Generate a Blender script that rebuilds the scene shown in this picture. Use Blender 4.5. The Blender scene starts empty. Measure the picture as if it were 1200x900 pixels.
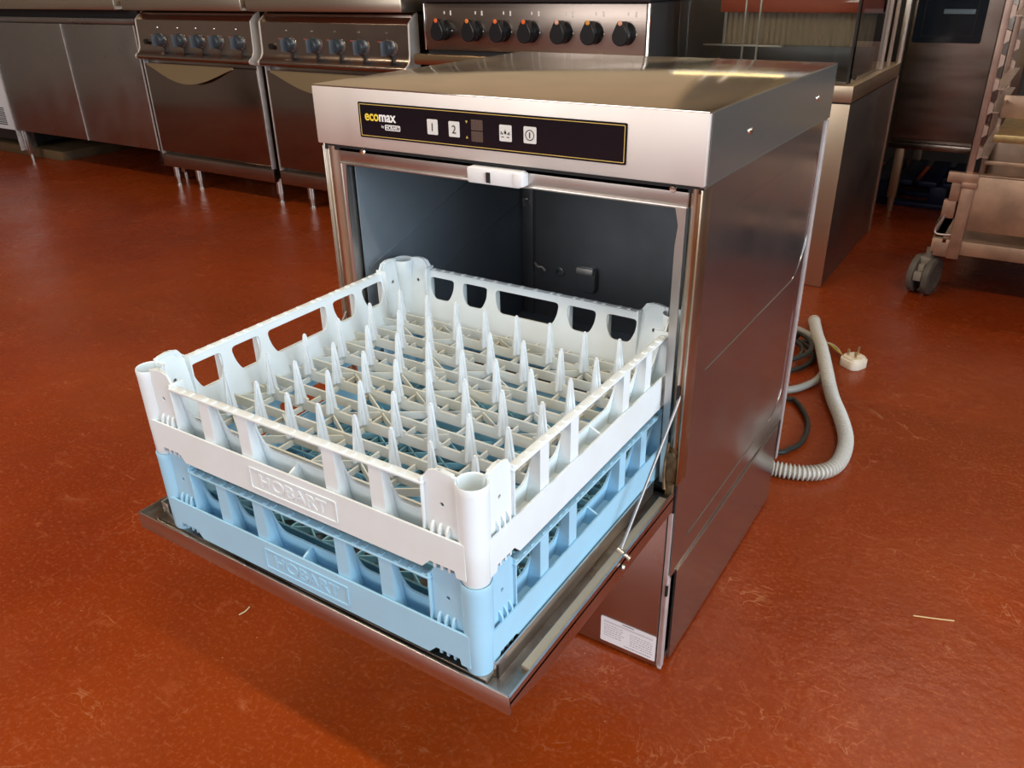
import bpy, bmesh, math, random
from mathutils import Vector, Matrix
random.seed(7)
C = bpy.context.scene.collection
S = bpy.context.scene

# ------------------------------------------------------------------ camera
cam = bpy.data.cameras.new('camera'); co = bpy.data.objects.new('camera', cam); C.objects.link(co)
co.location = (0.61857, -0.89072, 0.97355)
co.rotation_euler = (1.101585, 0.017676, 0.571672)
cam.sensor_fit = 'HORIZONTAL'; cam.sensor_width = 36; cam.lens = 36 * 947.67 / 1200
cam.clip_start = 0.02
S.camera = co
# ------------------------------------------------------------------ view
S.view_settings.view_transform = 'Standard'; S.view_settings.look = 'None'
S.view_settings.gamma = 1; S.view_settings.use_curve_mapping = False
S.view_settings.exposure = 0.28
# ------------------------------------------------------------------ daylight
w = bpy.data.worlds.new('world'); S.world = w; w.use_nodes = True
bg = w.node_tree.nodes['Background']; bg.inputs[0].default_value = (0.80, 0.90, 1.0, 1); bg.inputs[1].default_value = 0.8

def area(name, loc, target, sx, sy, power, col):
    l = bpy.data.lights.new(name, 'AREA'); l.shape = 'RECTANGLE'; l.size = sx; l.size_y = sy
    l.energy = power; l.color = col
    o = bpy.data.objects.new(name, l); C.objects.link(o); o.location = loc
    d = Vector(target) - Vector(loc); o.rotation_euler = d.to_track_quat('-Z', 'Y').to_euler()
    return o
# daylight entering by the big roller door opening on the right, and the one behind the camera
area('doorway_daylight_right', (3.9, -0.9, 1.5), (0.0, -0.6, 0.3), 2.8, 2.6, 145, (0.78, 0.90, 1.0))
area('window_daylight_front', (-1.6, -4.9, 2.15), (-0.8, 0.5, 0.5), 4.6, 1.9, 100, (1.0, 0.95, 0.91))
# ceiling tubes; the last is a fill added to brighten the rear wall
for lx, ly, pw in ((-4.2, -1.0, 34), (-1.2, -1.0, 34), (1.8, -1.0, 34), (.9, 3.3, 16)):
    area('ceiling_tube_and_fill', (lx, ly, 3.35), (lx, ly, 0), 1.5, 0.12, pw, (1.0, 0.80, 0.55))

# ================================================================== helpers
def nodes(m): return m.node_tree.nodes, m.node_tree.links
def mat(name, col, rough=0.5, metal=0.0, noise=0.0, nscale=20, bump=0.0, bscale=60, stretch=(1, 1, 1), rvar=0.0, emit=None, estr=0, spec=0.5, coat=0, trans=0, col2=None, ior=1.45, alpha=1):
    m = bpy.data.materials.new(name); m.use_nodes = True
    N, L = nodes(m); b = N['Principled BSDF']
    b.inputs['Base Color'].default_value = (*col, 1); b.inputs['Roughness'].default_value = rough
    b.inputs['Metallic'].default_value = metal; b.inputs['Specular IOR Level'].default_value = spec
    b.inputs['Coat Weight'].default_value = coat; b.inputs['Transmission Weight'].default_value = trans
    b.inputs['IOR'].default_value = ior; b.inputs['Alpha'].default_value = alpha
    if emit: b.inputs['Emission Color'].default_value = (*emit, 1); b.inputs['Emission Strength'].default_value = estr
    if noise or bump or rvar:
        tc = N.new('ShaderNodeTexCoord'); mp = N.new('ShaderNodeMapping'); mp.inputs['Scale'].default_value = stretch
        L.new(tc.outputs['Object'], mp.inputs[0])
    if noise:
        nt = N.new('ShaderNodeTexNoise'); nt.inputs['Scale'].default_value = nscale; nt.inputs['Detail'].default_value = 6
        L.new(mp.outputs[0], nt.inputs[0])
        cr = N.new('ShaderNodeValToRGB'); L.new(nt.outputs[0], cr.inputs[0])
        c2 = col2 or tuple(c * (1 - noise) for c in col)
        cr.color_ramp.elements[0].position = 0.35; cr.color_ramp.elements[0].color = (*c2, 1)
        cr.color_ramp.elements[1].position = 0.65; cr.color_ramp.elements[1].color = (*col, 1)
        L.new(cr.outputs[0], b.inputs['Base Color'])
    if rvar:
        nr = N.new('ShaderNodeTexNoise'); nr.inputs['Scale'].default_value = 7; nr.inputs['Detail'].default_value = 5
        L.new(mp.outputs[0], nr.inputs[0])
        mr = N.new('ShaderNodeMapRange'); L.new(nr.outputs[0], mr.inputs[0])
        mr.inputs[1].default_value = 0.3; mr.inputs[2].default_value = 0.7
        mr.inputs[3].default_value = max(0.02, rough - rvar); mr.inputs[4].default_value = rough + rvar
        L.new(mr.outputs[0], b.inputs['Roughness'])
    if bump:
        nb = N.new('ShaderNodeTexNoise'); nb.inputs['Scale'].default_value = bscale; nb.inputs['Detail'].default_value = 3
        L.new(mp.outputs[0], nb.inputs[0])
        bm = N.new('ShaderNodeBump'); bm.inputs['Strength'].default_value = bump; bm.inputs['Distance'].default_value = 0.002
        L.new(nb.outputs[0], bm.inputs['Height']); L.new(bm.outputs[0], b.inputs['Normal'])
    return m

class MB:
    def __init__(s): s.bm = bmesh.new()
    def box(s, x0, x1, y0, y1, z0, z1, bev=0, M=None, seg=2):
        t = bmesh.new(); r = bmesh.ops.create_cube(t, size=1)
        for v in t.verts: v.co = Vector(((x0 + x1) / 2 + v.co.x * (x1 - x0), (y0 + y1) / 2 + v.co.y * (y1 - y0), (z0 + z1) / 2 + v.co.z * (z1 - z0)))
        if bev: bmesh.ops.bevel(t, geom=t.edges[:], offset=min(bev, 0.45 * min(abs(x1 - x0), abs(y1 - y0), abs(z1 - z0))), segments=seg, affect='EDGES', profile=0.5)
        return s.add(t, M)
    def add(s, t, M=None):
        if M is not None: t.transform(M)
        me = bpy.data.meshes.new('t'); t.to_mesh(me); t.free(); s.bm.from_mesh(me); bpy.data.meshes.remove(me); return s
    def cyl(s, p0, p1, r0, r1=None, n=24, cap=True):
        r1 = r0 if r1 is None else r1
        p0, p1 = Vector(p0), Vector(p1); d = p1 - p0
        t = bmesh.new(); bmesh.ops.create_cone(t, cap_ends=cap, segments=n, radius1=r0, radius2=r1, depth=d.length)
        M = Matrix.Translation((p0 + p1) / 2) @ d.to_track_quat('Z', 'Y').to_matrix().to_4x4()
        return s.add(t, M)
    def sphere(s, c, r, sc=(1, 1, 1), M=None, n=16):
        t = bmesh.new(); bmesh.ops.create_uvsphere(t, u_segments=n, v_segments=n // 2 + 2, radius=r)
        for v in t.verts: v.co = Vector(c) + Vector((v.co.x * sc[0], v.co.y * sc[1], v.co.z * sc[2]))
        return s.add(t, M)
    def lathe(s, prof, M=None, n=32):
        t = bmesh.new(); rings = []
        for r, z in prof: rings.append([t.verts.new((r * math.cos(2 * math.pi * k / n), r * math.sin(2 * math.pi * k / n), z)) for k in range(n)])
        for a, b in zip(rings, rings[1:]):
            for k in range(n): t.faces.new((a[k], a[(k + 1) % n], b[(k + 1) % n], b[k]))
        bmesh.ops.recalc_face_normals(t, faces=t.faces[:])
        return s.add(t, M)
    def prism(s, pts, axis, a, b, M=None, bev=0):
        # pts 2-D polygon extruded along axis from a to b ; x:(y,z) y:(x,z) z:(x,y)
        def P(u, v, t): return {'x': (t, u, v), 'y': (u, t, v), 'z': (u, v, t)}[axis]
        t = bmesh.new(); A = [t.verts.new(P(u, v, a)) for u, v in pts]; B = [t.verts.new(P(u, v, b)) for u, v in pts]
        t.faces.new(A); t.faces.new(B[::-1])
        for k in range(len(pts)): t.faces.new((A[k], B[k], B[(k + 1) % len(pts)], A[(k + 1) % len(pts)]))
        bmesh.ops.recalc_face_normals(t, faces=t.faces[:])
        if bev: bmesh.ops.bevel(t, geom=t.edges[:], offset=bev, segments=2, affect='EDGES', profile=0.5)
        return s.add(t, M)
    def plate(s, outline, holes, th, M, bev=0):
        # flat plate with holes in local XY, thickness along Z centred, placed by M
        cu = bpy.data.curves.new('t', 'CURVE'); cu.dimensions = '2D'; cu.fill_mode = 'BOTH'; cu.extrude = th / 2
        if bev: cu.bevel_depth = bev; cu.bevel_resolution = 1
        for pl in [outline] + list(holes):
            sp = cu.splines.new('POLY'); sp.points.add(len(pl) - 1); sp.use_cyclic_u = True
            for q, (x, y) in zip(sp.points, pl): q.co = (x, y, 0, 1)
        o = bpy.data.objects.new('t', cu); me = bpy.data.meshes.new_from_object(o)
        me.transform(M); s.bm.from_mesh(me)
        bpy.data.objects.remove(o); bpy.data.curves.remove(cu); bpy.data.meshes.remove(me); return s
    def text(s, body, size, ext, M, offset=0, align='LEFT', sx=1.0):
        cu = bpy.data.curves.new('t', 'FONT'); cu.body = body; cu.size = size; cu.extrude = ext; cu.offset = offset; cu.align_x = align
        o = bpy.data.objects.new('t', cu); me = bpy.data.meshes.new_from_object(o)
        me.transform(M @ Matrix.Diagonal((sx, 1, 1, 1))); s.bm.from_mesh(me)
        bpy.data.objects.remove(o); bpy.data.curves.remove(cu); bpy.data.meshes.remove(me); return s
    def tube(s, pts, rad, n=10, closed=False, radf=None, sub=0, squash=None):
        pts = [Vector(p) for p in pts]
        if sub: pts = smooth(pts, sub)
        t = bmesh.new(); rings = []; up = Vector((0, 0, 1)); prev = None
        for i, p in enumerate(pts):
            d = (pts[min(i + 1, len(pts) - 1)] - pts[max(i - 1, 0)]).normalized()
            if prev is None: a = d.cross(up); a = a.normalized() if a.length > 1e-3 else Vector((1, 0, 0))
            else: a = (prev - d * prev.dot(d)).normalized()
            prev = a; b = d.cross(a); r = rad if radf is None else radf(i)
            rings.append([t.verts.new(p + (a * math.cos(2 * math.pi * k / n) + b * math.sin(2 * math.pi * k / n)) * r) for k in range(n)])
        for a, b in zip(rings, rings[1:]):
            for k in range(n): t.faces.new((a[k], a[(k + 1) % n], b[(k + 1) % n], b[k]))
        t.faces.new(rings[0]); t.faces.new(rings[-1][::-1])
        bmesh.ops.recalc_face_normals(t, faces=t.faces[:])
        return s.add(t)
    def build(s, name, material, parent=None, smooth=True, angle=35, **props):
        me = bpy.data.meshes.new(name); s.bm.to_mesh(me); s.bm.free()
        if smooth and len(me.polygons):
            for p in me.polygons: p.use_smooth = True
            me.set_sharp_from_angle(angle=math.radians(angle))
        me.materials.append(material)
        o = bpy.data.objects.new(name, me); C.objects.link(o)
        if parent: o.parent = parent
        for k, v in props.items(): o[k] = v
        return o

def split(mb, name, material, parent=None, **props):
    # one object per connected piece
    bm = mb.bm; seen = set(); isl = []
    for v in bm.verts:
        if v in seen: continue
        st = [v]; seen.add(v); grp = []
        while st:
            a = st.pop(); grp.append(a)
            for e in a.link_edges:
                o = e.other_vert(a)
                if o not in seen: seen.add(o); st.append(o)
        isl.append(grp)
    out = []
    for grp in isl:
        n = MB(); mp = {v: n.bm.verts.new(v.co) for v in grp}; fs = set(f for v in grp for f in v.link_faces)
        for f in fs: n.bm.faces.new([mp[v] for v in f.verts])
        out.append(n.build(name, material, parent, **props))
    bm.free(); return out

def smooth(pts, k):
    out = []
    n = len(pts)
    for i in range(n - 1):
        p0, p1, p2, p3 = pts[max(i - 1, 0)], pts[i], pts[i + 1], pts[min(i + 2, n - 1)]
        for j in range(k):
            t = j / k
            out.append(0.5 * ((2 * p1) + (-p0 + p2) * t + (2 * p0 - 5 * p1 + 4 * p2 - p3) * t * t + (-p0 + 3 * p1 - 3 * p2 + p3) * t ** 3))
    out.append(pts[-1]); return out
def resample(pts, step):
    out = [pts[0]]; acc = 0
    for a, b in zip(pts, pts[1:]):
        L = (b - a).length; t = step - acc
        while t <= L: out.append(a.lerp(b, t / L)); t += step
        acc = (acc + L) % step
    return out
def rrect(x0, x1, y0, y1, r, n=5, rs=None):
    rs = rs or (r, r, r, r); pts = []
    for (cx, cy, a0, rr) in ((x1 - rs[0], y0 + rs[0], -90, rs[0]), (x1 - rs[1], y1 - rs[1], 0, rs[1]), (x0 + rs[2], y1 - rs[2], 90, rs[2]), (x0 + rs[3], y0 + rs[3], 180, rs[3])):
        for k in range(n + 1):
            a = math.radians(a0 + 90 * k / n); pts.append((cx + rr * math.cos(a), cy + rr * math.sin(a)))
    return pts
def roundpoly(P, r, n=4):
    out = []; m = len(P)
    for i in range(m):
        a, b, c = Vector(P[i - 1]), Vector(P[i]), Vector(P[(i + 1) % m])
        u = (a - b).normalized(); v = (c - b).normalized(); d = min(r, (a - b).length * .45, (c - b).length * .45)
        s0 = b + u * d; s1 = b + v * d
        for k in range(n + 1):
            t = k / n; q = s0 * (1 - t) ** 2 + b * 2 * t * (1 - t) + s1 * t * t; out.append((q.x, q.y))
    return out
def circ(x, y, r, n=16): return [(x + r * math.cos(2 * math.pi * k / n), y + r * math.sin(2 * math.pi * k / n)) for k in range(n)]
def thing(name, label, cat, loc=(0, 0, 0), rz=0, group=None):
    o = bpy.data.objects.new(name, None); C.objects.link(o); o.location = loc; o.rotation_euler = (0, 0, rz)
    o.empty_display_size = 0.1; o['label'] = label; o['category'] = cat
    if group: o['group'] = group
    return o
def struct(o): o['kind'] = 'structure'; return o
FR = Matrix(((1, 0, 0, 0), (0, 0, -1, 0), (0, 1, 0, 0), (0, 0, 0, 1)))   # local XY -> world XZ, local Z -> -Y
SD = Matrix(((0, 0, 1, 0), (1, 0, 0, 0), (0, 1, 0, 0), (0, 0, 0, 1)))    # local XY -> world YZ, local Z -> +X
T = Matrix.Translation

# ================================================================== materials
steel = mat('brushed_steel', (0.60, 0.57, 0.54), 0.32, 1)
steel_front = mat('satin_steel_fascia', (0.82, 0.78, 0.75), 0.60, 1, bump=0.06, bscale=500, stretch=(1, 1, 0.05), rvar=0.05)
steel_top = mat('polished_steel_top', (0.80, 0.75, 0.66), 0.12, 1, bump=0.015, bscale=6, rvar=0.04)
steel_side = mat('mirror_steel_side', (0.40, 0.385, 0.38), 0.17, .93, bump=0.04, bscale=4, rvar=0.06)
steel_kick = mat('steel_kick', (0.52, 0.50, 0.49), 0.30, 1, bump=0.06, bscale=8, rvar=0.05)
steel_col = mat('tarnished_steel', (0.62, 0.56, 0.48), 0.32, 1, noise=0.5, nscale=5, col2=(0.42, 0.27, 0.14), bump=0.04, bscale=10)
cav_steel = mat('cavity_steel', (0.38, 0.45, 0.52), 0.42, .55, noise=0.2, nscale=5, bump=0.08, bscale=10)
cav_back = mat('cavity_back_steel', (0.28, 0.29, 0.31), 0.40, .7, noise=0.25, nscale=6)
rail_steel = mat('rail_steel', (0.56, 0.52, 0.49), 0.36, 1, bump=.05, bscale=20, rvar=.06)
galv = mat('galvanized_edge', (0.72, 0.68, 0.68), 0.45, 0.6, noise=0.2, nscale=30)
pan_mat = mat('door_pan_steel', (0.40, 0.37, 0.34), 0.30, 1, noise=0.45, nscale=14, col2=(0.16, 0.13, 0.10), rvar=0.1)
chrome = mat('chrome', (0.85, 0.83, 0.8), 0.12, 1)
dark = mat('dark_void', (0.012, 0.012, 0.013), 0.6)
blackgloss = mat('black_gloss_panel', (0.006, 0.006, 0.010), 0.16)
gold = mat('gold_line', (0.62, 0.45, 0.12), 0.4)
white_pl = mat('white_plastic', (0.82, 0.83, 0.86), 0.35, noise=0.06, nscale=40)
grey_btn = mat('grey_button', (0.68, 0.67, 0.66), 0.5)
ink = mat('black_ink', (0.01, 0.01, 0.01), 0.6)
ltext = mat('white_ink', (0.85, 0.85, 0.85), 0.5)
brownled = mat('unlit_digit_window', (0.10, 0.062, 0.048), 0.4)
rackw = mat('ivory_rack_plastic', (0.73, 0.82, 0.87), 0.42, noise=0.10, nscale=18, col2=(0.70, 0.77, 0.79), bump=0.12, bscale=90)
rackgrid = mat('stained_grid_plastic', (0.67, 0.74, 0.75), 0.5, noise=0.3, nscale=12, col2=(0.62, 0.64, 0.56), bump=0.15, bscale=80)
rackb = mat('light_blue_rack_plastic', (0.34, 0.62, 0.82), 0.38, noise=0.10, nscale=14, col2=(0.33, 0.58, 0.76), bump=0.08, bscale=90)
rackbgrid = mat('blue_grid_plastic', (0.24, 0.54, 0.70), 0.42, noise=0.25, nscale=16)
pegm = mat('peg_plastic', (0.76, 0.84, 0.90), 0.36, noise=0.12, nscale=60)
brassy = mat('rusty_bracket', (0.30, 0.19, 0.10), 0.55, 0.7, noise=0.6, nscale=60, col2=(0.07, 0.04, 0.02))
rubber = mat('black_rubber', (0.02, 0.022, 0.02), 0.5)
hose_m = mat('grey_hose_plastic', (0.52, 0.51, 0.47), 0.4)

def floor_mat():
    m = bpy.data.materials.new('red_painted_floor'); m.use_nodes = True; N, L = nodes(m); b = N['Principled BSDF']
    tc = N.new('ShaderNodeTexCoord')
    def noise(sc, det=6, ro=0.6, dist=0, st=(1, 1, 1)):
        mp = N.new('ShaderNodeMapping'); mp.inputs['Scale'].default_value = st; L.new(tc.outputs['Object'], mp.inputs[0])
        n = N.new('ShaderNodeTexNoise'); n.inputs['Scale'].default_value = sc; n.inputs['Detail'].default_value = det
        n.inputs['Roughness'].default_value = ro; n.inputs['Distortion'].default_value = dist; L.new(mp.outputs[0], n.inputs[0]); return n
    def ramp(src, p0, c0, p1, c1):
        r = N.new('ShaderNodeValToRGB'); L.new(src, r.inputs[0]); r.color_ramp.elements[0].position = p0; r.color_ramp.elements[0].color = (*c0, 1)
        r.color_ramp.elements[1].position = p1; r.color_ramp.elements[1].color = (*c1, 1); return r
    def mix(f, a, c2, amt=1):
        x = N.new('ShaderNodeMix'); x.data_type = 'RGBA'; L.new(f, x.inputs[0]); L.new(a, x.inputs[6])
        if hasattr(c2, 'is_linked'): L.new(c2, x.inputs[7])
        else: x.inputs[7].default_value = (*c2, 1)
        return x.outputs[2]
    base = ramp(noise(1.6, 8).outputs[0], 0.35, (0.195, 0.024, 0.0030), 0.68, (0.285, 0.038, 0.0042)).outputs[0]
    hv = ramp(noise(.9, 3, .5).outputs[0], 0.40, (0, 0, 0), 0.62, (.4, .4, .4)).outputs[0]
    base = mix(hv, base, (0.265, 0.050, 0.0060))
    bl = ramp(noise(22, 9, .7, 1.2).outputs[0], 0.56, (0, 0, 0), 0.78, (.4, .4, .4)).outputs[0]
    c = mix(bl, base, (0.45, 0.12, 0.045))
    dk = ramp(noise(7, 9, .7, .6).outputs[0], 0.30, (.45, .45, .45), 0.45, (0, 0, 0)).outputs[0]
    c = mix(dk, c, (0.20, 0.026, 0.008))
    # fine scuffs: thin iso-lines of a distorted noise, broken by a mask
    n1 = noise(5, 4, .5, 2.5)
    a1 = N.new('ShaderNodeMath'); a1.operation = 'SUBTRACT'; a1.inputs[1].default_value = .5; L.new(n1.outputs[0], a1.inputs[0])
    a2 = N.new('ShaderNodeMath'); a2.operation = 'ABSOLUTE'; L.new(a1.outputs[0], a2.inputs[0])
    ln = ramp(a2.outputs[0], 0.0, (1, 1, 1), 0.008, (0, 0, 0)).outputs[0]
    mk = ramp(noise(3.1, 6, .7).outputs[0], 0.50, (0, 0, 0), 0.62, (.5, .5, .5)).outputs[0]
    mm = N.new('ShaderNodeMix'); mm.data_type = 'RGBA'; mm.blend_type = 'MULTIPLY'; mm.inputs[0].default_value = 1; L.new(ln, mm.inputs[6]); L.new(mk, mm.inputs[7])
    c = mix(mm.outputs[2], c, (0.55, 0.24, 0.11))
    fs_ = ramp(noise(130, 4, .7).outputs[0], 0.52, (0, 0, 0), 0.75, (.55, .55, .55)).outputs[0]
    c = mix(fs_, c, (0.42, 0.12, 0.04))
    st_ = ramp(noise(60, 6, .75, 1.0, (.25, 1, 1)).outputs[0], 0.60, (0, 0, 0), 0.72, (.5, .5, .5)).outputs[0]
    c = mix(st_, c, (0.50, 0.17, 0.07))
    # specks of grit worn to the concrete
    v = N.new('ShaderNodeTexVoronoi'); v.inputs['Scale'].default_value = 60; L.new(tc.outputs['Object'], v.inputs[0])
    sp = ramp(v.outputs['Distance'], 0.05, (.9, .9, .9), 0.10, (0, 0, 0)).outputs[0]
    mk2 = ramp(noise(9, 3, .6).outputs[0], 0.58, (0, 0, 0), 0.66, (1, 1, 1)).outputs[0]
    mm2 = N.new('ShaderNodeMix'); mm2.data_type = 'RGBA'; mm2.blend_type = 'MULTIPLY'; mm2.inputs[0].default_value = 1; L.new(sp, mm2.inputs[6]); L.new(mk2, mm2.inputs[7])
    c = mix(mm2.outputs[2], c, (0.58, 0.24, 0.10))
    L.new(c, b.inputs['Base Color'])
    r = ramp(noise(4, 8, .65, .5).outputs[0], 0.3, (.16, .16, .16), 0.7, (.36, .36, .36)); L.new(r.outputs[0], b.inputs['Roughness'])
    b.inputs['Specular IOR Level'].default_value = 0.30
    bm = N.new('ShaderNodeBump'); bm.inputs['Strength'].default_value = 0.55; bm.inputs['Distance'].default_value = 0.003
    L.new(noise(35, 6, .6).outputs[0], bm.inputs['Height']); L.new(bm.outputs[0], b.inputs['Normal'])
    return m

# ================================================================== room
XL, XR, YB, YF, H = -7.0, 4.0, 4.1, -5.0, 3.5
struct(MB().box(XL, XR, YF, YB, -0.1, 0).build('floor', floor_mat(), smooth=False))
wallm = mat('cream_wall', (0.62, 0.50, 0.34), 0.8, noise=0.1, nscale=3)
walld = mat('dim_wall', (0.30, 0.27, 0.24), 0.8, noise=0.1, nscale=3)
struct(MB().box(-.60, XR, YB, YB + .1, 0, H).build('wall_back', mat('back_wall_cream', (0.45, 0.38, 0.27), 0.8, noise=0.1, nscale=3), smooth=False))
struct(MB().box(XL, -.60, 2.52, 2.62, 0, H).build('wall_cookline', wallm, smooth=False))
struct(MB().box(-.70, -.60, 2.62, YB, 0, H).build('wall_return', walld, smooth=False))
struct(MB().box(XL, -.60, 2.50, 2.52, 0, .35).build('shade_strip_back', mat('under_range_shade', (.02, .018, .016), .5), smooth=False))  # added black strip standing in for the shade below the cooker row
struct(MB().box(XL - .1, XL, YF, 2.52, 0, H).build('wall_left', walld, smooth=False))
struct(MB().box(-.60, XR, YB - .03, YB, 0, .95).build('shade_strip_rear', mat('under_oven_shade', (.025, .022, .022), .5), smooth=False))  # added dark strip standing in for the gloom beneath the rear oven
def wall_with_hole(nm, axis, at, a0, a1, h0, h1, z0, z1):
    mb = MB(); out = [(a0, 0), (a1, 0), (a1, H), (a0, H)]; hole = [(h0, z0), (h1, z0), (h1, z1), (h0, z1)]
    mb.plate(out, [hole], .1, T((at, 0, 0)) @ SD if axis == 'x' else T((0, at, 0)) @ FR); struct(mb.build(nm, walld, smooth=False))
wall_with_hole('wall_right', 'x', XR + .05, YF, YB, -2.4, .5, .02, 2.9)
wall_with_hole('wall_front', 'y', YF - .05, XL, XR, -4.0, .8, 1.15, 3.15)
struct(MB().box(XL, XR, YF, YB, H, H + .1).build('ceiling', mat('ceiling_grey', (0.5, 0.46, 0.40), 0.9, noise=.05), smooth=False))

# ================================================================== dishwasher
dw = thing('dishwasher', 'stainless steel undercounter dishwasher with its front door dropped open', 'dishwasher', (0, 0, 0))
Hh, D = 0.8365, 0.5687; zl = 0.7535
# body shell: left side, rear, base
mb = MB()
mb.box(-.300, -.297, .004, D, .006, zl, .001); mb.box(-.297, .298, D - .004, D - .001, .10, zl)
mb.box(-.297, .297, .02, D - .01, .008, .02)
for sx in (-.26, .26):
    for sy in (.06, .5): mb.cyl((sx, sy, 0), (sx, sy, .012), .018)
mb.build('body', steel, dw)
# right side panel with embossed fields and lower skirt
mb = MB()
mb.box(.2955, .2988, .008, D - .004, .184, zl, .0003)
mb.plate([(.006, .182), (D - .002, .182), (D - .002, zl), (.006, zl)], [roundpoly([(.050, .492), (.505, .492), (.548, .540), (.545, .706), (.115, .706), (.050, .640)], .03, 6),
    roundpoly([(.046, .222), (.480, .222), (.530, .250), (.530, .440), (.095, .440), (.046, .385)], .028, 6)], .0010, T((.2989, 0, 0)) @ SD, .0006)
mb.box(.2975, .3022, .028, D - .030, .006, .180, .0008)
mb.box(.3006, .3020, .026, D - .03, .181, .1835)
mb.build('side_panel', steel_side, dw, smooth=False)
mb = MB(); mb.box(.2995, .3025, D - .012, D, .09, .748, .0005); mb.build('rear_flange', galv, dw)
mb = MB(); mb.box(-.285, .292, D - .050, D - .02, .02, .10); mb.build('rear_plinth', dark, dw)
# lid: top + fascia + side skirts
mb = MB()
mb.box(-.302, .302, -.004, D + .002, Hh - .003, Hh, .0012)
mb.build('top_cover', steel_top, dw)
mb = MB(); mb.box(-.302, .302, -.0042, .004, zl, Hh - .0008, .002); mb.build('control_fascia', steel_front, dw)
mb = MB(); mb.box(.2985, .3024, .0045, D + .002, zl, Hh - .0012, .0008); mb.box(-.3024, -.2985, .0045, D + .002, zl, Hh - .0012, .0008)
mb.box(.296, .3028, .0, D, zl - .0015, zl + .0003)
split(mb, 'cover_skirt', mat('grey_steel_skirt', (0.36, 0.385, 0.38), 0.22, .86), dw, smooth=False)
mb = MB()
for y in (.144, .470): mb.cyl((.302, y, .794), (.3045, y, .794), .0045, .0035, 12)
split(mb, 'cover_screw', chrome, dw)
# dark joint under the fascia
mb = MB(); mb.box(-.297, .297, .004, .012, .744, zl); mb.build('shadow_gap', dark, dw)
# front frame
def col_profile(x0, x1):
    pts = []; n = 10
    for k in range(n + 1):
        t = k / n; pts.append((x0 + (x1 - x0) * t, .010 - .007 * math.sin(math.pi * t) ** .8))
    pts += [(x1, .03), (x0, .03)]; return pts
mb = MB(); mb.prism(col_profile(-.299, -.268), 'z', .02, .7495)
mb.box(-.3005, -.298, .002, .03, .02, .7495, .0006)
mb.build('front_column', steel_col, dw)
mb = MB(); mb.prism(col_profile(.2815, .2985), 'z', .345, .7495); mb.box(.2975, .3003, .000, .03, .345, .7495, .0006)
mb.build('front_column', steel_col, dw)
mb = MB(); mb.box(-.268, .282, .004, .022, .7275, .7495, .0015)
mb.box(-.268, .282, .001, .022, .7245, .7280, .0012)
mb.box(-.2672, -.262, .001, .03, .345, .7275, .001)
mb.build('top_rail', rail_steel, dw)
# wavy inner flange on the right and left
mb = MB()
pts = [(.268, .7255), (.2815, .7255), (.2815, .345), (.2735, .345), (.2725, .45), (.2705, .60), (.2705, .68), (.273, .705)]
mb.prism(pts, 'y', .0, .0022)
pts = [(-.262, .7255), (-.2535, .7255), (-.2555, .700), (-.2575, .66), (-.2575, .345), (-.262, .345)]
mb.prism(pts, 'y', .0, .0022)
split(mb, 'door_seal_flange', rail_steel, dw)
mb = MB()
for x in (-.221, .262): mb.lathe([(0, .0030), (.0035, .0026), (.0048, 0)], T((x, .004, .7465)) @ Matrix.Rotation(math.pi / 2, 4, 'X'), 14)
split(mb, 'frame_screw', chrome, dw)
# wash cavity
cx0, cx1, cyb = -.256, .280, .4935
mb = MB(); mb.box(cx0 - .002, cx0, .022, cyb, .32, .735)
for (a, b) in (((.03, .555), (.40, .665)), ((.08, .470), (.48, .560))):   # pressed slide lines
    mb.tube([(cx0 + .0006, a[0], a[1]), (cx0 + .0006, b[0], b[1])], .0016, 6)
mb.build('cavity_side_wall', cav_steel, dw)
mb = MB(); mb.box(cx1, cx1 + .002, .022, cyb, .32, .735); mb.box(cx0, cx1, .02, cyb, .733, .736); mb.box(cx0, cx1, .022, cyb, .318, .322)
mb.build('cavity_shell', cav_steel, dw)
mb = MB(); mb.box(cx0, cx1, cyb, cyb + .003, .32, .735)
mb.box(cx0 + .003, cx0 + .028, cyb - .004, cyb, .32, .735, .001)
mb.box(cx0 + .030, cx0 + .0315, cyb - .0015, cyb, .43, .735)
mb.build('cavity_back_wall', cav_back, dw)
mb = MB(); mb.box(cx0 + .006, cx0 + .020, cyb - .011, cyb - .004, .566, .571, .001); mb.box(cx0 + .006, cx0 + .011, cyb - .010, cyb - .004, .552, .571, .001)
mb.prism([(cx0 + .010, .556), (cx0 + .020, .556), (cx0 + .016, .566)], 'y', cyb - .012, cyb - .004)
mb.build('spray_bracket', steel, dw)
mb = MB(); mb.tube([(-.222, cyb - .006, .438), (-.212, cyb - .010, .432), (-.205, cyb - .008, .432), (-.197, cyb - .006, .424)], .003, 8, sub=4); mb.build('thermostat_probe', steel_front, dw)
mb = MB(); mb.lathe([(.011, 0), (.011, .004), (.0075, .005), (.006, .003), (.006, 0)], T((-.165, cyb, .425)) @ Matrix.Rotation(math.pi / 2, 4, 'X'), 20); mb.build('water_inlet', cav_back, dw)
mb = MB(); mb.plate(rrect(-.118, -.080, .400, .450, .008), [], .012, T((0, cyb - .008, 0)) @ FR, .002)
mb.build('air_trap', cav_back, dw)
mb = MB(); mb.box(-.118, -.080, cyb - .022, cyb - .014, .436, .450, .003); mb.build('air_trap_rim', steel_front, dw)
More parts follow.
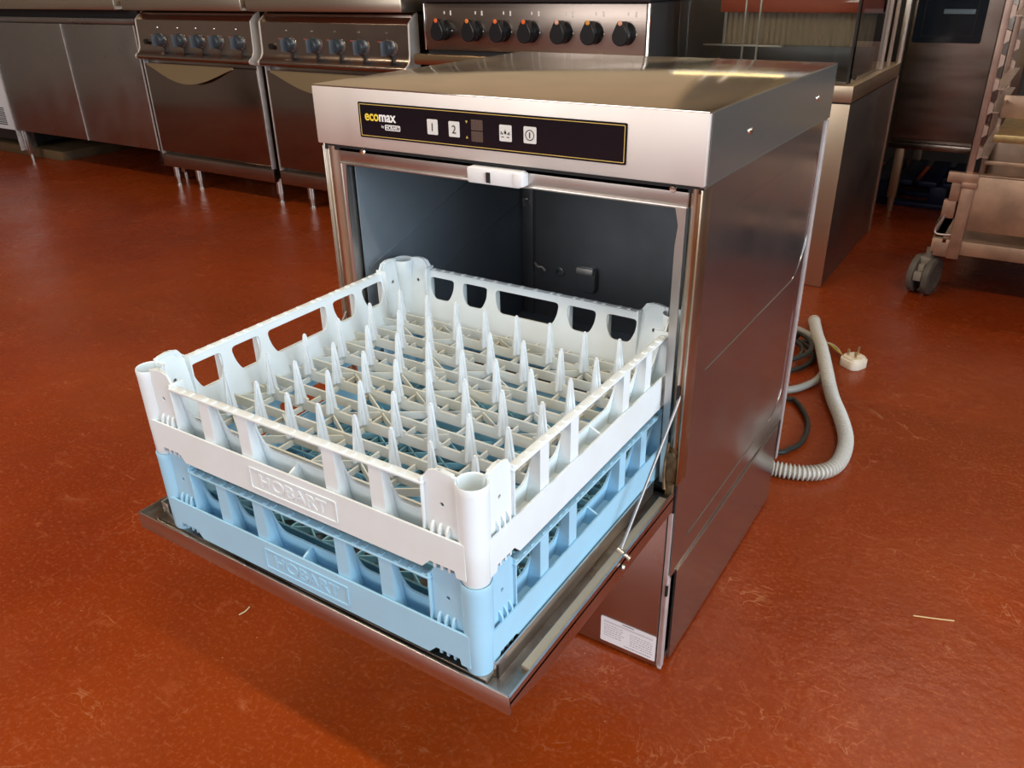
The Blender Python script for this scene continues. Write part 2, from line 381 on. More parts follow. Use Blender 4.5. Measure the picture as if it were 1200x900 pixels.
# latch
lt = MB(); lt.prism(roundpoly([(-.0225, .7265), (.0585, .7265), (.0625, .730), (.0625, .743), (.060, .7475), (-.0215, .7475), (-.0240, .745)], .002, 2), 'y', -.011, .004, bev=.001)
lt.box(.050, .0635, -.0125, .004, .7285, .7455, .001)
latch = lt.build('door_latch', white_pl, dw)
mb = MB(); mb.box(.0075, .0135, -.0122, -.0105, .7290, .7425); mb.build('latch_slot', ink, latch)
mb = MB(); mb.box(.0052, .0073, -.0125, -.0105, .7300, .7420); mb.build('latch_spring', galv, latch)
# control panel
cp = MB().plate(rrect(-.213, .2045, .7695, .8175, .002), [], .001, T((0, -.0048, 0)) @ FR).build('control_panel', blackgloss, dw)
def frameplate(x0, x1, z0, z1, t, y, m, name, par, r=.001):
    return MB().plate(rrect(x0, x1, z0, z1, r, 3), [rrect(x0 + t, x1 - t, z0 + t, z1 - t, r, 3)], .0003, T((0, y, 0)) @ FR).build(name, m, par)
frameplate(-.2105, .2020, .7718, .8152, .0008, -.0055, gold, 'gold_border', cp)
def button(xc, zc, wd, h):
    o = MB().plate(rrect(xc - wd / 2, xc + wd / 2, zc - h / 2, zc + h / 2, .0012, 3), [], .0006, T((0, -.0056, 0)) @ FR, .0002).build('button', grey_btn, cp)
    return o
yt = -.0063
b = button(-.0815, .7925, .0170, .0195)
MB().text('1', .0150, .0001, T((-.0815, yt, .7872)) @ FR, align='CENTER').build('digit', ink, b)
b = button(-.0455, .7922, .0170, .0195)
MB().text('2', .0150, .0001, T((-.0455, yt, .7869)) @ FR, align='CENTER').build('digit', ink, b)
b = button(.0355, .7933, .0180, .0200)
mb = MB(); M0 = T((.0355, yt, .7933)) @ FR
mb.plate(circ(0, .0008, .0018, 10), [], .0002, M0); mb.plate([(-.0009, .001), (.0009, .001), (0, .0050)], [], .0002, M0)
for a in (-1, 1):
    mb.plate([(a * .0030, -.001), (a * .0062, .0022), (a * .0070, .0014), (a * .0038, -.0018)][::1], [], .0002, M0)
    mb.plate([(a * .0020, -.0042), (a * .0058, -.0040), (a * .0058, -.0050), (a * .0020, -.0052)], [], .0002, M0)
    mb.plate([(a * .0052, -.0006), (a * .0074, -.0006), (a * .0074, -.0014), (a * .0052, -.0014)], [], .0002, M0)
mb.build('spray_symbol', ink, b)
b = button(.0720, .7938, .0180, .0200)
mb = MB(); M0 = T((.0720, yt, .7938)) @ FR
mb.plate(circ(0, 0, .0066, 28), [circ(0, 0, .0056, 28)], .0002, M0); mb.plate(rrect(-.0008, .0008, -.0034, .0034, .0003), [], .0002, M0)
mb.build('power_symbol', ink, b)
mb = MB(); mb.plate(rrect(-.0178, .0002, .7935, .8065, .0005), [], .0004, T((0, -.0055, 0)) @ FR); mb.plate(rrect(-.0178, .0002, .7790, .7920, .0005), [], .0004, T((0, -.0055, 0)) @ FR)
dsp = mb.build('digit_window', brownled, cp)
mb = MB()
for zc in (.8000, .7855):
    for xc in (-.0133, -.0043):
        for q in rrect(xc - .0030, xc + .0030, zc - .0045, zc + .0045, .0001, 1)[:0]: pass
        mb.plate(rrect(xc - .0030, xc + .0030, zc - .0048, zc + .0048, .0003), [rrect(xc - .0022, xc + .0022, zc + .0004, zc + .0040, .0002), rrect(xc - .0022, xc + .0022, zc - .0040, zc - .0004, .0002)], .0002, T((0, -.0059, 0)) @ FR)
mb.build('unlit_digit', mat('digit_segment', (.075, .045, .035), .5), dsp)
mb = MB(); mb.plate([(-.0268, .8045), (-.0232, .8045), (-.0250, .8012)], [], .0002, T((0, -.0056, 0)) @ FR); mb.plate([(-.0268, .7822), (-.0232, .7822), (-.0250, .7855)], [], .0002, T((0, -.0056, 0)) @ FR)
split(mb, 'indicator_mark', gold, cp)
MB().text('eco', .0190, .0001, T((-.2015, -.0058, .7935)) @ FR, offset=.00045, sx=.93).build('logo_lettering', mat('yellow_ink', (.80, .58, .05), .5), cp)
MB().text('max', .0190, .0001, T((-.1755, -.0058, .7935)) @ FR, offset=.00045, sx=.93).build('logo_lettering', ltext, cp)
mb = MB(); mb.text('by', .0052, .0001, T((-.1720, -.0058, .7850)) @ FR)
mb.plate(rrect(-.1655, -.1380, .7820, .7895, .0018), [rrect(-.1645, -.1390, .7830, .7885, .0012)], .0002, T((0, -.0058, 0)) @ FR)
mb.text('HOBART', .0062, .0001, T((-.1518, -.0058, .7837)) @ FR, offset=.0001, align='CENTER')
mb.build('maker_badge', ltext, cp)
# kick panel
mb = MB(); mb.box(-.298, .2895, .0005, .004, .006, .322, .0008); mb.build('kick_panel', steel_kick, dw)
mb = MB(); mb.box(.2905, .2970, .003, .008, .004, .345, .0006); mb.box(.2968, .2992, .0005, .012, .004, .185, .0006); mb.box(.2940, .3000, .0, .003, .004, .0075)
split(mb, 'corner_strip', galv, dw)
mb = MB(); mb.box(.2960, .2995, -.0005, .004, .150, .170); mb.box(.2955, .2995, -.0006, .004, .300, .345); split(mb, 'corner_slot', dark, dw)
lb = MB().plate(rrect(.1950, .2890, .0150, .0650, .002), [], .0004, T((0, -.0001, 0)) @ FR).build('rating_label', mat('label_white', (.80, .80, .84), .5), dw)
mb = MB(); M0 = T((0, -.0004, 0)) @ FR
random.seed(3)
def dash(x0, x1, z, h=.0009): mb.plate([(x0, z), (x1, z), (x1, z + h), (x0, z + h)], [], .0001, M0)
dash(.232, .252, .0615, .0016)
for zz in (.0575, .0555): dash(.200, .284, zz, .0005)
for r in range(6):
    z = .0500 - r * .0044; x = .201
    while x < .232: l = random.uniform(.0015, .005); dash(x, x + l, z); x += l + .0012
    x = .246
    while x < .282: l = random.uniform(.0015, .005); dash(x, x + l, z - .002); x += l + .0014
x = .236
while x < .282: l = random.uniform(.001, .003); dash(x, x + l, .0195, .0014); x += l + .001
mb.build('rating_print', mat('grey_ink', (.18, .18, .24), .6), lb)
# door ------------------------------------------------------------
zr = .3365; zf = .3300
door = MB()
door.box(-.298, .298, -.4165, -.003, zf - .004, zf - .0005)
door.box(-.298, .298, -.4182, -.4150, .3115, zr, .0010)
for s in (-1, 1):
    x = .2967 * s
    pts = [(-.4178, zr), (-.003, zr), (-.003, .306), (-.330, .306), (-.385, .313), (-.4178, .3225)]
    door.prism(pts, 'x', x - .0013, x + .0013)
dr = door.build('door', steel_kick, dw)
mb = MB(); mb.box(-.294, .294, -.4140, -.004, zf - .001, zf); mb.build('door_pan', pan_mat, dr)
mb = MB(); mb.box(-.2665, .2665, -.4125, -.010, zf - .0005, .3380, .0015); mb.build('inner_skin', pan_mat, dr)
for s in (-1, 1):
    mb = MB(); xs = sorted((.2690 * s, .2715 * s)); mb.box(xs[0], xs[1], -.398, -.012, zf, .3520, .0006)
    xs = sorted((.258 * s, .2715 * s)); mb.box(xs[0], xs[1], -.398, -.3955, zf, .3500, .0006)
    mb.build('rack_rail', steel, dr)
    mb = MB(); xs = sorted((.2840 * s, .2955 * s)); mb.box(xs[0], xs[1], -.374, -.020, zf, .3355, .0008); mb.build('edge_strip', mat('edge_strip_steel', (.50, .42, .31), .5, .7), dr)
    mb = MB(); mb.tube([(.2925 * s, .004, .482), (.2925 * s, -.002, .474), (.2905 * s, -.150, .3400), (.2905 * s, -.154, .3330)], .0020, 10); mb.build('support_arm', mat('dull_arm_steel', (.34, .32, .31), .45, .9), dr)
    mb = MB(); mb.cyl((.286 * s, -.154, .338), (.3035 * s, -.154, .329), .0032); mb.lathe([(0, .003), (.003, .0028), (.0045, .001), (.0045, -.001)], T((.3000 * s, -.165, .3225)) @ Matrix.Rotation(s * math.pi / 2, 4, 'Y'), 16); mb.build('arm_bolt', steel, dr)
mb = MB(); mb.box(.2815, .2965, .002, .020, .345, .400, .002); mb.box(.2850, .2960, -.006, .01, .330, .347, .001); mb.cyl((.2885, .001, .392), (.2885, -.0045, .392), .006); mb.tube([(.2835, .0, .41), (.282, -.006, .37), (.286, -.010, .342)], .002, 8, sub=3)
mb.build('hinge_bracket', brassy, dw)
mb = MB(); mb.box(.2885, .2925, -.0006, .006, .476, .496); mb.build('arm_slot', dark, dw)

# ================================================================== racks
def make_rack(label, z0, wallmat, gridmat, pegs):
    root = thing('dish_rack', label, 'dish rack', (.0165, -.1650, z0), 0, None)
    WIN = [(-.181, -.133), (-.1175, -.0695), (-.0560, .0560), (.0695, .1175), (.133, .181)]
    mb = MB(); fn = MB()
    for k in range(4):
        Rk = Matrix.Rotation(k * math.pi / 2, 4, 'Z')
        # inner wall with windows
        out = [(-.2230, 0), (.2230, 0), (.2230, .113), (.205, .116), (.196, .114), (.188, .103), (.182, .0978), (-.182, .0978), (-.188, .103), (-.196, .114), (-.205, .116), (-.2230, .113)]
        holes = [roundpoly([(a, .0890), (a + .002, .070), (a + .010, .0540), (b - .010, .0540), (b - .002, .070), (b, .0890)], .0075, 4) for a, b in WIN] + [circ(-.206, .079, .0028, 10), circ(.206, .079, .0028, 10)]
        mb.plate(out, holes, .0024, Rk @ Matrix(((1, 0, 0, 0), (0, 1, -.17, -.2222), (0, 0, 1, 0), (0, 0, 0, 1))) @ FR)
        # outer band with notched foot near the corners
        ob = [(-.233, .004), (-.222, .004), (-.220, .0115), (-.190, .0115), (-.180, .001), (.180, .001), (.190, .0115), (.220, .0115), (.222, .004), (.233, .004), (.233, .046), (-.233, .046)]
        mb.plate(ob, [], .0022, Rk @ T((0, -.2488, 0)) @ FR, .0002)
        mb.box(-.230, .230, -.2485, -.2265, .024, .0265, M=Rk)
        # rim ledge and ribs
        mb.box(-.186, .186, -.2480, -.2372, .0964, .0992, .0006, M=Rk)
        for u in (-.180, -.165, -.150, -.126, -.112, -.091, -.078, -.052, -.040, -.012, .012, .034, .060, .084, .097, .120, .142, .160, .178):
            mb.box(u - .0030, u + .0030, -.2462, -.2398, .0985, .1004, .0005, M=Rk, seg=1)
        for u in (-.1270, -.0640, .0640, .1270):
            mb.prism([(-.2470, .025), (-.2280, .025), (-.2330, .055), (-.2398, .0965), (-.2470, .0965)], 'x', u - .0088, u + .0088, M=Rk)
        mb.prism([(-.2485, .025), (-.228, .025), (-.231, .052), (-.2485, .044)], 'x', -.0014, .0014, M=Rk)
        for s in (-1, 1):
            # corner panels
            cpn = [(s * .184, .046), (s * .184, .103), (s * .190, .1125), (s * .200, .1155), (s * .222, .113), (s * .222, .030), (s * .184, .030)]
            if s < 0: cpn = cpn[::-1]
            mb.plate(cpn, [circ(s * .205, .079, .0026, 10)], .0022, Rk @ T((0, -.2425, 0)) @ FR, .0002)
            xs = sorted((s * .1828, s * .1850)); mb.box(xs[0], xs[1], -.2475, -.228, .025, .104, .0005, M=Rk)
            hp = [(.1835, .0985), (.188, .103), (.196, .114), (.205, .1160), (.218, .1142), (.218, .1112), (.205, .1128), (.198, .111), (.190, .1005), (.1835, .0955)]
            mb.prism([(s * a, b) for a, b in hp], 'y', -.2434, -.2385, M=Rk)
            for q in (.194, .203, .212):
                mb.prism([(-.2485, .040), (-.2425, .040), (-.2425, .058), (-.2455, .056), (-.2485, .050)], 'x', s * q - .0014, s * q + .0014, M=Rk)
                mb.prism([(-.2480, .004), (-.2425, .004), (-.2425, .020), (-.2480, .018)], 'x', s * q - .0014, s * q + .0014, M=Rk)
        # corner tube
        Mt = Rk @ T((-.2345, -.2345, 0))
        mb.lathe([(.0120, -.0042), (.0136, -.0045), (.0148, -.001), (.0155, .04), (.0160, .100), (.0165, .108), (.0158, .1100), (.0142, .1090), (.0138, .095), (.0136, .085), (0, .085)], Mt, 28)
    fr = mb.build('rack_frame', wallmat, root)
    # maker lettering on the front band
    mb = MB(); mb.text('HOBART', .0225, .0010, T((.004, -.2500, .0150)) @ FR, offset=.0003, align='CENTER', sx=1.15)
    mb.plate(rrect(-.062, .070, .0085, .0365, .002), [rrect(-.0603, .0683, .0102, .0348, .0015)], .0022, T((0, -.2500, 0)) @ FR)
    mb.build('raised_lettering', wallmat, fr)
    # base lattice
    g = MB(); xs = [(i - 3.5) * .0537 for i in range(8)]; ys = [(j - 2.5) * .0670 for j in range(6)]
    top = .033
    def bar(a, b, th, zb, zt):
        d = Vector((b[0] - a[0], b[1] - a[1])); L = d.length; ang = math.atan2(d.y, d.x)
        g.box(-L / 2, L / 2, -th / 2, th / 2, zb, zt, M=T(((a[0] + b[0]) / 2, (a[1] + b[1]) / 2, 0)) @ Matrix.Rotation(ang, 4, 'Z'))
    W2 = .2268
    yl = sorted(ys + [y + .0335 for y in ys] + [ys[0] - .0335])
    for i, y in enumerate(ys): bar((-W2, y), (W2, y), .0036, .019, top)
    for y in [ys[0] - .0335] + [y + .0335 for y in ys]: bar((-W2, y), (W2, y), .0030, .018, top - .002)
    for x in xs + [xs[0] - .034, xs[-1] + .034]: bar((x, -W2), (x, W2), .0026, .016, top - .010)
    hs = .0335
    for i in range(-1, 8):
        for j in range(-1, 11):
            x0 = xs[0] + i * .0537; x1 = x0 + .0537; y0 = ys[0] + j * hs; y1 = y0 + hs
            x0 = max(x0, -W2); x1 = min(x1, W2); y0 = max(y0, -W2); y1 = min(y1, W2)
            open_cell = pegs and (((i in (0, 1, 5, 6, 7)) and (j in (1, 2, 3, 6, 7, 8))) or (i in (3, 4) and j in (0, 1, 8, 9)) or ((i + 2 * j) % 5 == 0))
            if open_cell: continue
            if not pegs or (i + j) % 2 == 0: bar((x0, y0), (x1, y1), .0018, .018, top - .005)
            if not pegs or (i + j) % 2 == 1: bar((x0, y1), (x1, y0), .0018, .018, top - .005)
    if pegs:
        for x in xs:
            for y in ys:
                g.prism([(x - .0125, top - .006), (x + .0125, top - .006), (x + .0125, top + .003), (x + .008, top + .0045), (x - .008, top + .0045), (x - .0125, top + .003)], 'y', y - .0017, y + .0017)
    g.build('base_lattice', gridmat, root, smooth=False)
    if pegs:
        def peg_mesh(fr=.0):
            m = MB(); h0, h1 = top - .004, .0865
            for a in range(4):      # four-fluted tapering spike
                R_ = Matrix.Rotation(a * math.pi / 2, 4, 'Z')
                m.prism([(0, h0), (.0092, h0), (.0072, h0 + .012), (.0024, h1 - .004), (.0012, h1), (0, h1)], 'y', -.0018, .0018, M=R_)
            m.cyl((0, 0, h0), (0, 0, h1), .0062, .0015, 10)
            m.sphere((0, 0, h1 - .0005), .0016, n=8)
            return m
        first = peg_mesh().build('peg', pegm, root)
        first.location = (xs[0], ys[0], 0)
        for i, x in enumerate(xs):
            for j, y in enumerate(ys):
                if i == 0 and j == 0: continue
                o = first.copy(); C.objects.link(o); o.location = (x, y, 0); o.parent = root
                o.rotation_euler = (random.uniform(-.02, .02), random.uniform(-.02, .02), 0)
    return root
make_rack('light blue plastic rack on the open door, underneath the ivory rack', .3425, rackb, rackbgrid, False)
make_rack('ivory white plastic rack with rows of upright pegs, stacked on top', .4555, rackw, rackgrid, True)

# ================================================================== hose, cable, plug
pts = [Vector(p) for p in ((.235, .612, .030), (.255, .622, .022), (.281, .637, .0175), (.315, .643, .0175), (.348, .655, .0175), (.377, .680, .0175), (.394, .722, .0175), (.395, .784, .0175), (.383, .854, .0175), (.353, .938, .0175), (.309, 1.039, .0185), (.265, 1.152, .034), (.221, 1.280, .036), (.182, 1.395, .024), (.143, 1.517, .0175))]
rs = resample(smooth(pts, 12), .0011)
mb = MB(); mb.tube(rs[:-12], .0165, 18, radf=lambda i: (.0170, .0173, .0170, .0150, .0126, .0122, .0126, .0150)[i % 8])
mb.tube(rs[-13:], .0178, 18)
hz = mb.build('drain_hose', hose_m, None, angle=40, label='grey corrugated drain hose curving over the floor behind the dishwasher', category='hose')
mb = MB()
loopa = [Vector(p) for p in ((.10, .58, .05), (.13, .70, .012), (.12, .92, .008), (.213, .988, .008), (.244, .975, .008), (.28, .916, .008), (.298, .855, .008), (.301, .789, .008), (.287, .75, .008), (.27, .723, .008), (.20, .690, .008), (.10, .70, .008), (.02, .80, .008), (-.02, .95, .008), (.03, 1.12, .008))]
mb.tube(loopa, .0062, 10, sub=6)
# coil
cpts = []
for k in range(0, 100):
    a = k / 99 * 2 * math.pi * 2.6; r = .104 + .016 * math.sin(a * .37 + 1); cpts.append(Vector((.090 + r * math.cos(a + 3.6), 1.235 + 1.05 * r * math.sin(a + 3.6), .008 + .0125 * (a / (2 * math.pi)))))
mb.tube([Vector((.03, 1.12, .008))] + cpts + [Vector((.13, 1.350, .010)), Vector((.165, 1.375, .007)), Vector((.208, 1.371, .0075))], .0062, 10)
cab = mb.build('power_cable', rubber, None, label='black power cable coiled behind the dishwasher with bare coloured cores', category='cable')
for nm, colr, dy in (('core_wire', (.55, .55, .05), 0), ('core_wire', (.28, .12, .04), -.006), ('core_wire', (.50, .48, .42), .007)):
    mb = MB(); mb.tube([Vector((.205, 1.371 + dy * .3, .014)), Vector((.228, 1.363 + dy, .016)), Vector((.252, 1.340 + dy * 1.6, .013)), Vector((.272, 1.314, .012))], .0018, 8, sub=5)
    mb.build(nm, mat('core_' + str(dy), colr, .4), cab)
mb = MB()
l2 = [Vector(p) for p in ((.08, .92, .014), (.14, .985, .012), (.198, 1.024, .012), (.230, 1.065, .012), (.252, 1.130, .012), (.250, 1.219, .012), (.231, 1.304, .012), (.17, 1.40, .012), (.06, 1.45, .012), (-.05, 1.38, .012))]
mb.tube(l2, .0095, 12, sub=8)
mb.build('inlet_hose', mat('smooth_grey_rubber', (.30, .31, .30), .45), None, label='smooth grey inlet hose looped under the corrugated drain hose', category='hose')
pl = thing('plug', 'white three-pin mains plug lying pins up on the red floor', 'plug', (.308, 1.284, 0), -.55); pl.scale = (1.12, 1.12, 1.12)
mb = MB(); out = roundpoly([(-.026, -.010), (-.018, -.024), (.018, -.024), (.026, -.010), (.022, .020), (.010, .027), (-.010, .027), (-.022, .020)], .008, 4)
mb.plate(out, [], .018, T((0, 0, .011)), .002); mb.plate([(x * .86, y * .86) for x, y in out], [], .005, T((0, 0, .0235)), .001)
mb.build('plug_body', mat('cream_plug', (.80, .74, .62), .4), pl)
for (x, y, a, b, h) in ((0, .012, .0040, .0020, .023), (-.011, -.010, .0020, .0032, .018), (.011, -.010, .0020, .0032, .018)):
    mb = MB(); mb.box(x - b, x + b, y - a / 1.4, y + a / 1.4, .022, .026 + h, .0006); mb.build('pin', mat('brass_pin', (.72, .55, .32), .3, 1), pl)

# ================================================================== background cookers
ov_steel = mat('brown_lit_steel', (0.36, 0.30, 0.26), 0.22, 1, bump=.04, bscale=6, rvar=.05)
ov_front = mat('oven_door_steel', (0.28, 0.23, 0.20), 0.20, 1, bump=.03, bscale=3, rvar=.04)
ov_lid = mat('worktop_steel', (0.52, 0.46, 0.38), 0.34, 1, bump=.05, bscale=200, stretch=(.03, 1, 1))
knobm = mat('blue_grey_knob', (0.035, 0.045, 0.055), 0.35)
knobd = mat('black_knob', (0.012, 0.013, 0.015), 0.25)
redm = mat('red_mark', (0.60, 0.06, 0.03), 0.5); whitem = mat('white_mark', (.75, .72, .68), .5)
blacken = mat('black_enamel', (0.02, 0.02, 0.022), 0.4)
def foot(parent, x, y, z1, r=.019, m=None):
    mb = MB(); mb.cyl((x, y, .045), (x, y, z1), r, None, 20); mb.cyl((x, y, .0), (x, y, .046), r * .62, r * .80, 20); mb.cyl((x, y, 0), (x, y, .008), r * .95, None, 20)
    mb.build('leg', m or steel, parent)
def oven(x0, x1, label, feet):
    F = 1.735; r = thing('gas_range', label, 'gas range', (0, 0, 0), 0)
    bk = 2.45
    mb = MB(); mb.box(x0 + .012, x1 - .012, F + .03, bk, .17, .84, .002); mb.build('body', ov_steel, r)
    # plinth
    mb = MB(); mb.box(x0 + .006, x1 - .004, F + .004, F + .03, .108, .168, .002); mb.box(x0 + .006, x1 - .004, F + .03, bk - .02, .120, .17); mb.build('plinth', ov_steel, r)
    # door
    mb = MB(); mb.box(x0 + .022, x1 - .010, F, F + .03, .188, .612, .004); d = mb.build('oven_door', ov_front, r)
    mb = MB(); n = 18; xa, xb = x0 + .045, x1 - .165; P = [(xa, .610), ]
    P = [(xa, .614)] + [(xa + (xb - xa) * k / n, .606 - .076 * math.sin(math.pi * k / n) ** 1.15) for k in range(n + 1)] + [(xb, .614)]
    mb.prism(P, 'y', 0, .003); bm = mb.bm
    for v in bm.verts:     # handle lip leans out from the door face
        v.co.y += F - .003 - (.614 - v.co.z) * .30
    mb.build('door_handle', mat('handle_steel', (.62, .50, .32), .3, 1), d)
    # fascia: recess, knob panel, rounded lower lip
    prof = [(F + .06, .848), (F + .045, .842), (F + .006, .812), (F + .004, .802), (F, .700), (F - .004, .680), (F - .014, .664), (F - .030, .655), (F - .034, .645), (F - .030, .637), (F - .004, .630), (F + .06, .630)]
    mb = MB(); mb.prism(prof, 'x', x0 + .016, x1 - .012); mb.build('knob_fascia', ov_steel, r, angle=50)
    mb = MB()
    for xx in (x0 + .008, x1 - .012): mb.prism([(a - .0015, z) for a, z in prof], 'x', xx, xx + .008)
    split(mb, 'fascia_edge', mat('bright_edge', (.80, .78, .74), .4, .5), r)
    # side bright trims of the door gap
    mb = MB()
    for xx in (x0 + .006, x1 - .012): mb.box(xx, xx + .006, F + .004, F + .03, .170, .630, .001)
    split(mb, 'side_trim', galv, r)
    kx = [x0 + .115, x0 + .240, x0 + .360, x0 + .480, x0 + .700]
    kx = [x0 + a for a in (.178, .328, .460, .590, .735)]
    for k in kx:
        M0 = T((k, F, .722)) @ Matrix.Rotation(math.pi / 2, 4, 'X')
        mb = MB(); mb.lathe([(0, .022), (.022, .022), (.026, .018), (.030, .003), (.030, 0)], M0, 24)
        kb = mb.build('knob', knobm, r)
        mb = MB(); mb.box(-.0055, .0055, -.028, .026, .018, .042, .003, M=M0); mb.build('knob_grip', mat('knob_grip_grey', (.075, .095, .12), .4), kb)
        mb = MB(); mb.box(-.030, -.014, .0225, .0255, .018, .0232, M=M0); mb.build('pointer', redm, kb)
        mb = MB(); mb.lathe([(0, .003), (.004, .003), (.0055, 0)], T((k - .006, F + .0035, .776)) @ Matrix.Rotation(math.pi / 2, 4, 'X'), 12); mb.plate(circ(0, 0, .028, 24), [], .002, T((k + .020, F - .0003, .722)) @ FR); split(mb, 'knob_dial', chrome, r)
    mb = MB(); mb.cyl((x0 + .080, F, .712), (x0 + .080, F - .014, .712), .012); mb.build('igniter_button', knobd, r)
    # hob with lid front
    mb = MB(); mb.box(x0 - .004, x1 + .002, F - .045, bk, .851, .905, .006); mb.build('hob', ov_lid, r)
    mb = MB()
    for i in range(3):
        xc = x0 + .14 + i * .27
        for yc in (1.95, 2.25):
            mb.lathe([(0, .012), (.045, .012), (.055, 0)], T((xc, yc, .905)), 24)
            for a in range(4): mb.box(-.11, .11, -.006, .006, .018, .030, M=T((xc, yc, .905)) @ Matrix.Rotation(a * math.pi / 4, 4, 'Z'))
            mb.lathe([(.100, .0), (.112, 0), (.112, .022), (.100, .022), (.100, 0)], T((xc, yc, .905)), 24)
    mb.build('pan_support', blacken, r)
    for fx in feet: foot(r, fx, 1.79, .125)
    foot(r, x0 + .09, 2.38, .125); foot(r, x1 - .09, 2.38, .125)
    return r
oven(-3.268, -2.428, 'stainless gas range with five blue-grey knobs, beside the plain steel cupboard', (-3.235, -3.055, -2.455))
oven(-2.392, -1.540, 'stainless gas range with five blue-grey knobs, partly hidden by the dishwasher', (-2.245,))
# dark tall side gap unit behind (gas pipe duct)
# range with black knobs
r = thing('cooking_range', 'stainless cooking range with seven black knobs under a black hob', 'cooking range')
F = 1.735; x0, x1 = -1.468, -.548
mb = MB(); mb.box(x0 + .004, x1, F + .012, 2.45, .10, .885, .002); mb.build('body', blacken, r)
rsteel = mat('warm_range_steel', (.29, .24, .21), .30, 1, bump=.05, bscale=300, stretch=(.03, 1, 1), rvar=.06)
mb = MB(); mb.box(x0, x1 - .012, F, F + .012, .722, .882, .002); mb.build('knob_fascia', rsteel, r)
mb = MB(); mb.box(x1 - .011, x1, F - .002, F + .012, .10, .884, .001); mb.box(x0, x0 + .006, F - .003, F + .012, .722, .882, .001); split(mb, 'edge_trim', chrome, r)
mb = MB(); mb.box(x0 - .004, x1 + .012, F - .025, 2.45, .886, .925, .006); mb.build('hob', blacken, r)
mb = MB(); mb.box(x0 + .01, x1 - .02, F, F + .012, .14, .655, .003); od = mb.build('oven_door', rsteel, r)
mb = MB(); mb.box(x0 - .02, x1 - .02, F - .055, F - .030, .672, .712, .008)
for xx in (x0 + .1, x1 - .1): mb.box(xx, xx + .03, F - .035, F + .005, .680, .704, .003)
mb.build('door_handle', mat('brass_lit_handle', (.50, .38, .24), .28, 1), od)
for i, px in enumerate((-1.375, -1.235, -1.113, -.996, -.864, -.747, -.629)):
    M0 = T((px, F, .792)) @ Matrix.Rotation(math.pi / 2, 4, 'X')
    mb = MB(); mb.lathe([(0, .020), (.028, .020), (.034, .012), (.036, 0)], M0, 24)
    kb = mb.build('knob', knobd, r)
    mb = MB(); P = [(.026 * math.cos(a), .026 * math.sin(a) - .006) for a in [math.radians(x) for x in range(-200, 21, 20)]] + [(.008, .036), (-.008, .036)]
    mb.plate(P[::-1], [], .026, T((px, F - .034, .792)) @ FR, .003); mb.build('knob_grip', knobd, kb)
    mb = MB(); mb.lathe([(0, .003), (.006, .0025), (.008, 0)], T((px, F - .0500, .826)) @ Matrix.Rotation(math.pi / 2, 4, 'X'), 14)
    mb.build('indicator_dot', mat('orange_dot', ((.80, .13, .03), (.75, .20, .03), (.80, .16, .03), (.80, .13, .02), (.75, .40, .28), (.70, .30, .05), (.75, .38, .26))[i], .5), kb)
    mb = MB(); mb.box(px + .030, px + .036, F - .001, F, .842, .858); mb.box(px + .002, px + .007, F - .001, F, .846, .856); mb.lathe([(0, .002), (.003, 0)], T((px + .036, F, .790)) @ Matrix.Rotation(math.pi / 2, 4, 'X'), 10); split(mb, 'dial_mark', whitem, r)
mb = MB(); mb.cyl((-1.352, F, .785), (-1.352, F - .014, .785), .013); mb.build('igniter_button', knobd, r)
for fx in (x0 + .06, x1 - .06):
    foot(r, fx, 1.80, .11); foot(r, fx, 2.38, .11)

# ---- plain cupboard to the left
cs = mat('grey_steel_doors', (.38, .37, .36), .33, 1, bump=.04, bscale=5, rvar=.07)
cb = thing('steel_cupboard', 'wide plain steel two-door cupboard on legs left of the ranges', 'cupboard')
mb = MB(); mb.box(-4.665, -3.305, 1.765, 2.42, .190, .800, .003); mb.build('carcass', cs, cb)
for a, b in ((-4.668, -3.916), (-3.908, -3.282)):
    mb = MB(); mb.box(a, b, 1.740, 1.764, .183, .782, .0035); mb.build('cupboard_door', cs, cb)
mb = MB(); mb.box(-4.668, -3.282, 1.744, 1.766, .786, .812, .003); mb.build('door_rail', cs, cb)
mb = MB()
for xx in (-3.9150, -3.2830): mb.box(xx - .004, xx + .004, 1.7385, 1.742, .183, .782)
mb.box(-4.672, -4.667, 1.738, 1.766, .06, .812); split(mb, 'edge_trim', galv, cb)
mb = MB(); mb.box(-4.67, -3.28, 1.775, 2.42, .800, .852); mb.build('service_void', dark, cb)
mb = MB(); mb.box(-4.70, -3.330, 1.690, 2.45, .852, .900, .004); mb.build('worktop', ov_lid, cb)
for xx, yy in ((-4.630, 1.775), (-3.36, 2.36), (-4.24, 2.40), (-3.32, 1.90), (-3.8, 2.36)):
    mb = MB(); mb.box(xx - .018, xx + .018, yy - .018, yy + .018, .04, .20, .002); mb.cyl((xx, yy, 0), (xx, yy, .042), .012, .014, 16); mb.build('leg', steel, cb)
# white unit
wu = thing('white_cabinet', 'white appliance with slotted vents at the far left edge', 'appliance')
mb = MB(); mb.box(-5.35, -4.690, 1.765, 2.40, .172, .820, .006); mb.build('body', mat('white_enamel', (.62, .66, .72), .35), wu)
mb = MB()
for k in range(9): mb.box(-5.20, -4.795, 1.763, 1.766, .200 + k * .012, .2055 + k * .012)
mb.box(-4.775, -4.765, 1.760, 1.766, .440, .470); mb.build('vent_slot', ink, wu)
mb = MB(); mb.box(-5.33, -4.71, 1.86, 2.38, .085, .175); mb.build('base', blacken, wu)
for xx in (-5.28, -4.76):
    for yy in (1.88, 2.32): mb = MB(); mb.cyl((xx, yy, .056), (xx, yy, .088), .02); mb.build('foot', rubber, wu)
